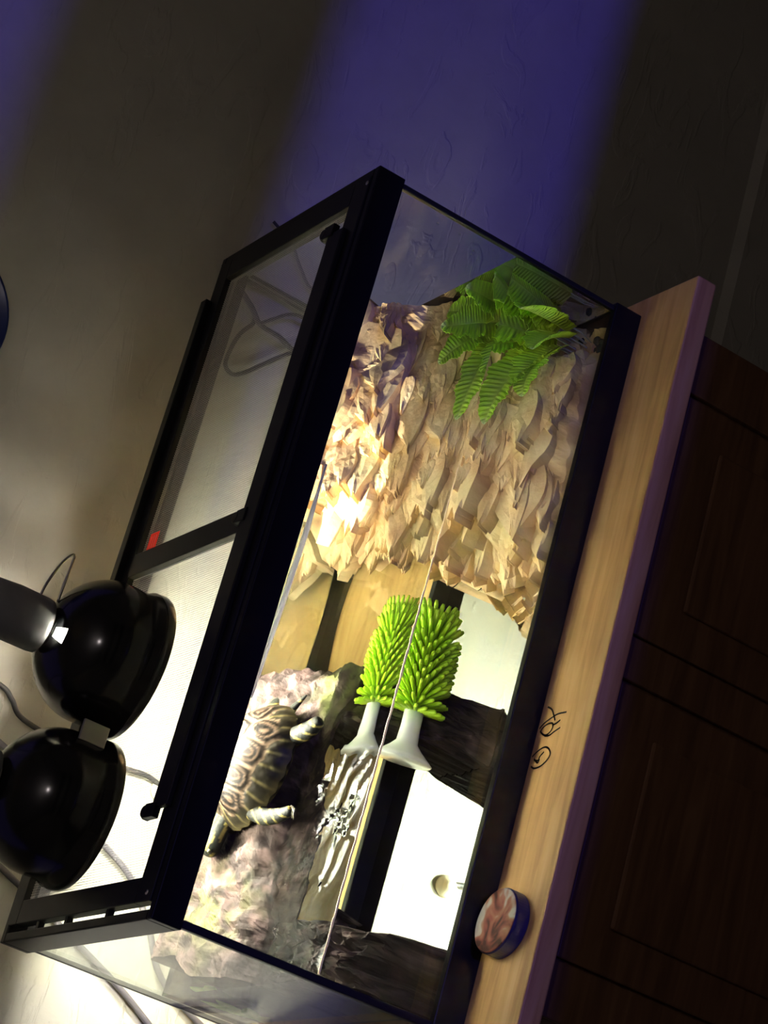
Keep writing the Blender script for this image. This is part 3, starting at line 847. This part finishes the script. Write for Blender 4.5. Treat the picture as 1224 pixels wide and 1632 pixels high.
# ------------------------------------------------------------------ fern
fern = empty('plastic_fern', (0.850, 0.085, 0.018), 'green plastic fern with serrated fronds in the far corner, under water', 'plant')
def frond(base, tip, bend, width, seed):
    base = Vector(base); tip = Vector(tip); mid = (base + tip) * 0.5 + Vector(bend)
    n = 44
    P, cs = [], []
    sidev = (tip - base).cross(Vector((0.2, -0.5, 1))).normalized()
    for i in range(n + 1):
        u = i / n
        c = base * (1 - u) ** 2 + mid * 2 * u * (1 - u) + tip * u * u
        tg = ((mid - base) * (1 - u) + (tip - mid) * u).normalized()
        s_ = (sidev - tg * sidev.dot(tg)).normalized()
        nn = tg.cross(s_)
        if nn.z < 0: nn = -nn
        w = width * (math.sin(math.pi * min(1, 0.12 + 0.88 * u)) ** 0.7) * (1 - 0.35 * u) + 0.002
        tooth = 1.0 if i % 2 == 0 else 0.88
        big = 0.90 + 0.12 * math.cos(u * math.pi * 9)
        row = []
        for v in (-1, -0.55, 0, 0.55, 1):
            ww = w * (tooth * big if abs(v) == 1 else 1)
            lift = 0.30 * w * abs(v) + (0.0015 if (i % 2 and abs(v) == 0.55) else 0)
            p = c + s_ * (v * ww) + nn * lift + tg * (abs(v) * w * 0.35)
            row.append(p)
            k = 0.5 + 0.5 * nz(p.x, p.y, p.z, 40)
            col_ = lerp((0.40, 0.68, 0.05), (0.62, 0.86, 0.09), k)
            if v == 0: col_ = (0.52, 0.68, 0.14)
            elif i % 4 == 0 and abs(v) == 0.55: col_ = (0.30, 0.50, 0.07)
            if u < 0.35: col_ = lerp((0.74, 0.78, 0.07), col_, u / 0.35 * 0.8)
            if u > 0.93: col_ = lerp(col_, (0.62, 0.72, 0.40), (u - 0.93) / 0.07)
            cs.append(col_)
        P.append(row)
    m = MB(); m.grid(P, cs)
    o = m.build('frond', M['leaf'], fern, smooth=False)
    sm = o.modifiers.new('thickness', 'SOLIDIFY'); sm.thickness = 0.0007
    return o
fb = (0.855, 0.085)
stems = MB()
fronds = [
    ((0.868, 0.090, 0.070), (0.878, 0.105, 0.184), (-0.004, -0.012, 0.02), 0.032),
    ((0.850, 0.085, 0.070), (0.835, 0.140, 0.184), (-0.01, -0.02, 0.02), 0.034),
    ((0.870, 0.075, 0.070), (0.882, 0.056, 0.174), (0.0, -0.012, 0.01), 0.030),
    ((0.838, 0.080, 0.072), (0.700, 0.080, 0.138), (0.0, -0.01, 0.035), 0.032),
    ((0.838, 0.070, 0.066), (0.745, 0.050, 0.110), (0.0, -0.01, 0.03), 0.030),
    ((0.845, 0.095, 0.072), (0.785, 0.135, 0.172), (0.0, -0.01, 0.03), 0.031),
    ((0.860, 0.070, 0.066), (0.840, 0.030, 0.150), (0.0, -0.012, 0.02), 0.032),
    ((0.862, 0.100, 0.072), (0.872, 0.165, 0.150), (0.0, 0.01, 0.03), 0.026),
    ((0.850, 0.060, 0.064), (0.800, 0.030, 0.120), (0.0, -0.008, 0.02), 0.028),
]
for k, (a, b_, c_, w_) in enumerate(fronds):
    frond(a, b_, c_, w_ * 1.15, k)
    MB().tube([(fb[0] + (a[0] - fb[0]) * 0.6, fb[1] + (a[1] - fb[1]) * 0.6, 0.020), ((a[0]), a[1], 0.045), Vector(a) + Vector((0, 0, 0.004))], 0.0011, 6).build('stem', M['stem'], fern, smooth=True)
for k in range(26):
    px = rng.uniform(0.812, 0.882); py = rng.uniform(0.018, 0.12)
    s = rng.uniform(0.005, 0.0085)
    m = MB()
    pr = [(s * math.sin(t) * 1.0, -s * 0.75 * math.cos(t)) for t in np.linspace(0.02, math.pi - 0.02, 7)]
    m.lathe(pr, (px, py, 0.0168 + s * 0.75 + (0.006 if k > 15 else 0)), (rng.uniform(-0.2, 0.2), rng.uniform(-0.2, 0.2), 1), 9)
    o = m.build('pebble', M['pebble'] if k % 4 else M['clear'], None, smooth=True)
    tag(o, 'small glossy dark pebble at the foot of the fern' if k % 4 else 'small clear glass pebble at the foot of the fern', 'pebble', 'pebbles around the fern' if k % 4 else 'glass pebbles around the fern')

# leaf sprig behind the platform, seen through the end pane
sp = empty('leaf_sprig', (0.022, 0.312, 0.018), 'small pale green plastic sprig under water behind the end pane', 'plant')
def small_leaf(base, tip, w):
    base = Vector(base); tip = Vector(tip); t = (tip - base); s_ = t.cross(Vector((1, 0.2, 0.3))).normalized()
    P, cs = [], []
    for i in range(9):
        u = i / 8; ww = w * math.sin(math.pi * (0.08 + 0.9 * u)); c = base + t * u + Vector((0, 0, 0.008 * math.sin(math.pi * u)))
        P.append([c - s_ * ww, c, c + s_ * ww]); cs += [(0.22, 0.42, 0.08), (0.42, 0.55, 0.16), (0.22, 0.42, 0.08)]
    o = MB().grid(P, cs).build('leaf', M['leaf'], sp, smooth=True)
    o.modifiers.new('thickness', 'SOLIDIFY').thickness = 0.0008
for (b_, t_, w_) in (((0.022, 0.312, 0.07), (0.020, 0.268, 0.118), 0.011), ((0.022, 0.312, 0.08), (0.022, 0.325, 0.150), 0.011), ((0.022, 0.312, 0.06), (0.022, 0.275, 0.085), 0.010), ((0.022, 0.312, 0.08), (0.023, 0.292, 0.148), 0.010)):
    small_leaf(b_, t_, w_)
MB().tube([(0.022, 0.312, 0.018), (0.022, 0.312, 0.085)], 0.0014, 6).build('stem', M['stem'], sp, smooth=True)

# ------------------------------------------------------------------ turtle
TC = Vector((0.258, 0.212, 0.214)); hd = Vector((-0.92, 0.40, 0)).normalized(); lt = Vector((-hd.y, hd.x, 0))
turtle = empty('turtle', TC - Vector((0, 0, 0.006)), 'basking turtle with ringed brown shell and yellow striped skin on the dark platform', 'turtle')
AL, AW, AH = 0.074, 0.060, 0.052
seeds = []
for k, u in enumerate((-0.82, -0.42, 0.0, 0.42, 0.80)): seeds.append((u, 0.0))
for u in (-0.62, -0.21, 0.21, 0.60):
    for s in (-1, 1): seeds.append((u, 0.56 * s))
for k in range(24):
    a = 2 * math.pi * (k + 0.5) / 24
    seeds.append((1.10 * math.cos(a), 1.10 * math.sin(a)))
seeds = np.array(seeds)
cp = MB(); rows, cols = [], []
NR, NA = 46, 150
for i in range(NR + 1):
    r = i / NR
    row = []
    for k in range(NA + 1):
        a = 2 * math.pi * k / NA
        u, v = r * math.cos(a), r * math.sin(a)
        dd = np.hypot(seeds[:, 0] - u, (seeds[:, 1] - v)); o_ = np.sort(dd)
        gap = o_[1] - o_[0]
        idx = int(np.argmin(dd))
        groove = math.exp(-(gap / 0.035) ** 2)
        ringp = 0.5 + 0.5 * math.sin(gap * 48 + 0.8)
        dome = (1 - r ** 2.6) ** 0.62 if r < 1 else 0
        hgt = AH * dome - 0.0022 * groove * (0.3 + dome) + 0.0005 * ringp
        flare = 1 + 0.04 * max(0, (r - 0.85) / 0.15)
        if r > 0.9: hgt += 0.0015 * math.cos(a * 24)
        p = TC + hd * (u * AL * flare) + lt * (v * AW * flare * (1 + 0.08 * -u)) + Vector((0, 0, hgt))
        row.append(p)
        mg = idx >= 13 or r > 0.93
        base = lerp((0.004, 0.003, 0.0022), (0.085, 0.056, 0.036), max(0, ringp * 1.6 - 0.75) ** 1.2)
        if gap > 0.30: base = (0.012, 0.008, 0.006)
        base = lerp(base, (0.11, 0.078, 0.05), groove * 0.9)
        if mg:
            base = lerp((0.007, 0.006, 0.0045), (0.085, 0.07, 0.028), (0.75 if (math.cos(a * 24) < -0.88) else 0.06) if r < 0.985 else 0.45)
        cols.append(base)
    rows.append(row)
cp.grid(rows, cols)
# underside (plastron)
rows, cols = [], []
for i in range(12):
    r = 1 - i / 11
    row = []
    for k in range(NA + 1):
        a = 2 * math.pi * k / NA
        p = TC + hd * (r * math.cos(a) * AL * 1.04) + lt * (r * math.sin(a) * AW * 1.04 * (1 - 0.08 * r * math.cos(a))) + Vector((0, 0, -0.014 * min(1, (1 - r) * 3) + (0.0015 * math.cos(a * 24) if r > 0.9 else 0)))
        row.append(p); cols.append(lerp((0.16, 0.13, 0.04), (0.012, 0.011, 0.008), min(1, max(0, 0.9 + 0.9 * math.sin(a * 24)))) if r > 0.5 else (0.5, 0.42, 0.15))
    rows.append(row)
cp.grid(rows, cols)
shell = cp.build('shell', M['shell'], turtle, smooth=True)
sk = bpy.data.meshes.new('turtle_body')
def tp(f_, s_, z_): return TC + hd * f_ + lt * s_ + Vector((0, 0, z_))
sv = [tp(0, 0, 0.008), tp(0.05, 0, 0.010), tp(0.070, 0, 0.012), tp(0.086, 0.002, 0.014), tp(0.102, 0.004, 0.015), tp(0.116, 0.005, 0.012),
      tp(0.042, 0.036, 0.004), tp(0.042, 0.062, -0.003), tp(0.030, 0.082, -0.010), tp(0.018, 0.094, -0.013),
      tp(0.042, -0.036, 0.004), tp(0.052, -0.062, -0.006), tp(0.066, -0.082, -0.012), tp(0.076, -0.090, -0.014),
      tp(-0.045, 0.034, 0.002), tp(-0.066, 0.058, -0.006), tp(-0.084, 0.066, -0.010),
      tp(-0.045, -0.034, 0.002), tp(-0.064, -0.058, -0.008), tp(-0.080, -0.066, -0.012),
      tp(-0.060, 0, 0.002), tp(-0.080, 0, -0.004), tp(-0.098, 0.004, -0.009)]
se = [(0, 1), (1, 2), (2, 3), (3, 4), (4, 5), (1, 6), (6, 7), (7, 8), (8, 9), (1, 10), (10, 11), (11, 12), (12, 13), (0, 14), (14, 15), (15, 16), (0, 17), (17, 18), (18, 19), (0, 20), (20, 21), (21, 22)]
rad = [0.022, 0.018, 0.0125, 0.0125, 0.0145, 0.0085, 0.013, 0.011, 0.009, 0.006, 0.013, 0.011, 0.009, 0.006, 0.013, 0.012, 0.008, 0.013, 0.012, 0.008, 0.009, 0.005, 0.0015]
org = root_loc(turtle)
sk.from_pydata([v - org for v in sv], se, [])
so = bpy.data.objects.new('turtle_body', sk); COL.objects.link(so)
so.modifiers.new('skin', 'SKIN')
for k, r in enumerate(rad):
    sk.skin_vertices[0].data[k].radius = (r, r * (0.8 if k > 5 else 0.95))
sk.skin_vertices[0].data[0].use_root = True
so.modifiers.new('sub', 'SUBSURF').levels = 3
dg = bpy.context.evaluated_depsgraph_get()
nm = bpy.data.meshes.new_from_object(so.evaluated_get(dg))
bpy.data.objects.remove(so)
nm.name = 'body'
ca = nm.color_attributes.new('pigment', 'FLOAT_COLOR', 'POINT')
arr = []
for v in nm.vertices:
    w = Vector(v.co) + org - TC
    f_, s_ = w.dot(hd), w.dot(lt)
    if f_ > 0.06 and abs(s_) < 0.03:
        st_ = math.sin((s_ * 520) + 1.2) * 0.6 + math.sin(w.z * 620) * 0.6
    else:
        st_ = math.sin(abs(f_ - 0.4 * abs(s_)) * 520 + w.z * 240)
    c = (0.15, 0.12, 0.03) if st_ > 0.75 else (0.009, 0.010, 0.007)
    arr.append((*c, 1.0))
ca.data.foreach_set('color', np.array(arr, dtype=np.float32).ravel())
nm.polygons.foreach_set('use_smooth', [True] * len(nm.polygons))
nm.materials.clear(); nm.materials.append(M['skin'])
bod = bpy.data.objects.new('body', nm); COL.objects.link(bod); bod.parent = turtle
for s in (-1, 1):
    c = tp(0.107, 0.0045 + s * 0.0105, 0.0185)
    MB().lathe([(0.0032 * math.sin(t), -0.0032 * math.cos(t)) for t in np.linspace(0.02, math.pi - 0.02, 9)], c, (0, 0, 1), 14).build('eye', M['eye'], turtle, smooth=True)
for (f_, s_, z_) in ((0.016, 0.094, -0.013), (0.076, -0.090, -0.014)):
    for k in range(4):
        o_ = (k - 1.5) * 0.0032
        MB().tube([tp(f_ - 0.001, s_ + o_, z_), tp(f_ + 0.006, s_ + o_ * 1.4, z_ - 0.001), tp(f_ + 0.011, s_ + o_ * 1.6, z_ - 0.003)], [0.0014, 0.0011, 0.0003], 6).build('claw', M['claw'], turtle, smooth=True)

# ------------------------------------------------------------------ tin on the board
tin = empty('round_tin', (0.1285, -0.0392, 0.0), 'small round navy tin with a blotchy picture lid lying on the pine board', 'tin')
tx, ty = 0.1285, -0.0392
MB().lathe([(0.0, 0.0002), (0.036, 0.0002), (0.0372, 0.0015), (0.0372, 0.0165), (0.036, 0.0185), (0.0, 0.0185)], (tx, ty, 0), (0, 0, 1), 56).build('tin_body', M['navy'], tin, smooth=False)
pic = MB().lathe([(0.0, 0.0192), (0.0352, 0.0192), (0.0362, 0.0186)], (tx, ty, 0), (0, 0, 1), 56).build('picture_lid', M['tin_print'], tin)
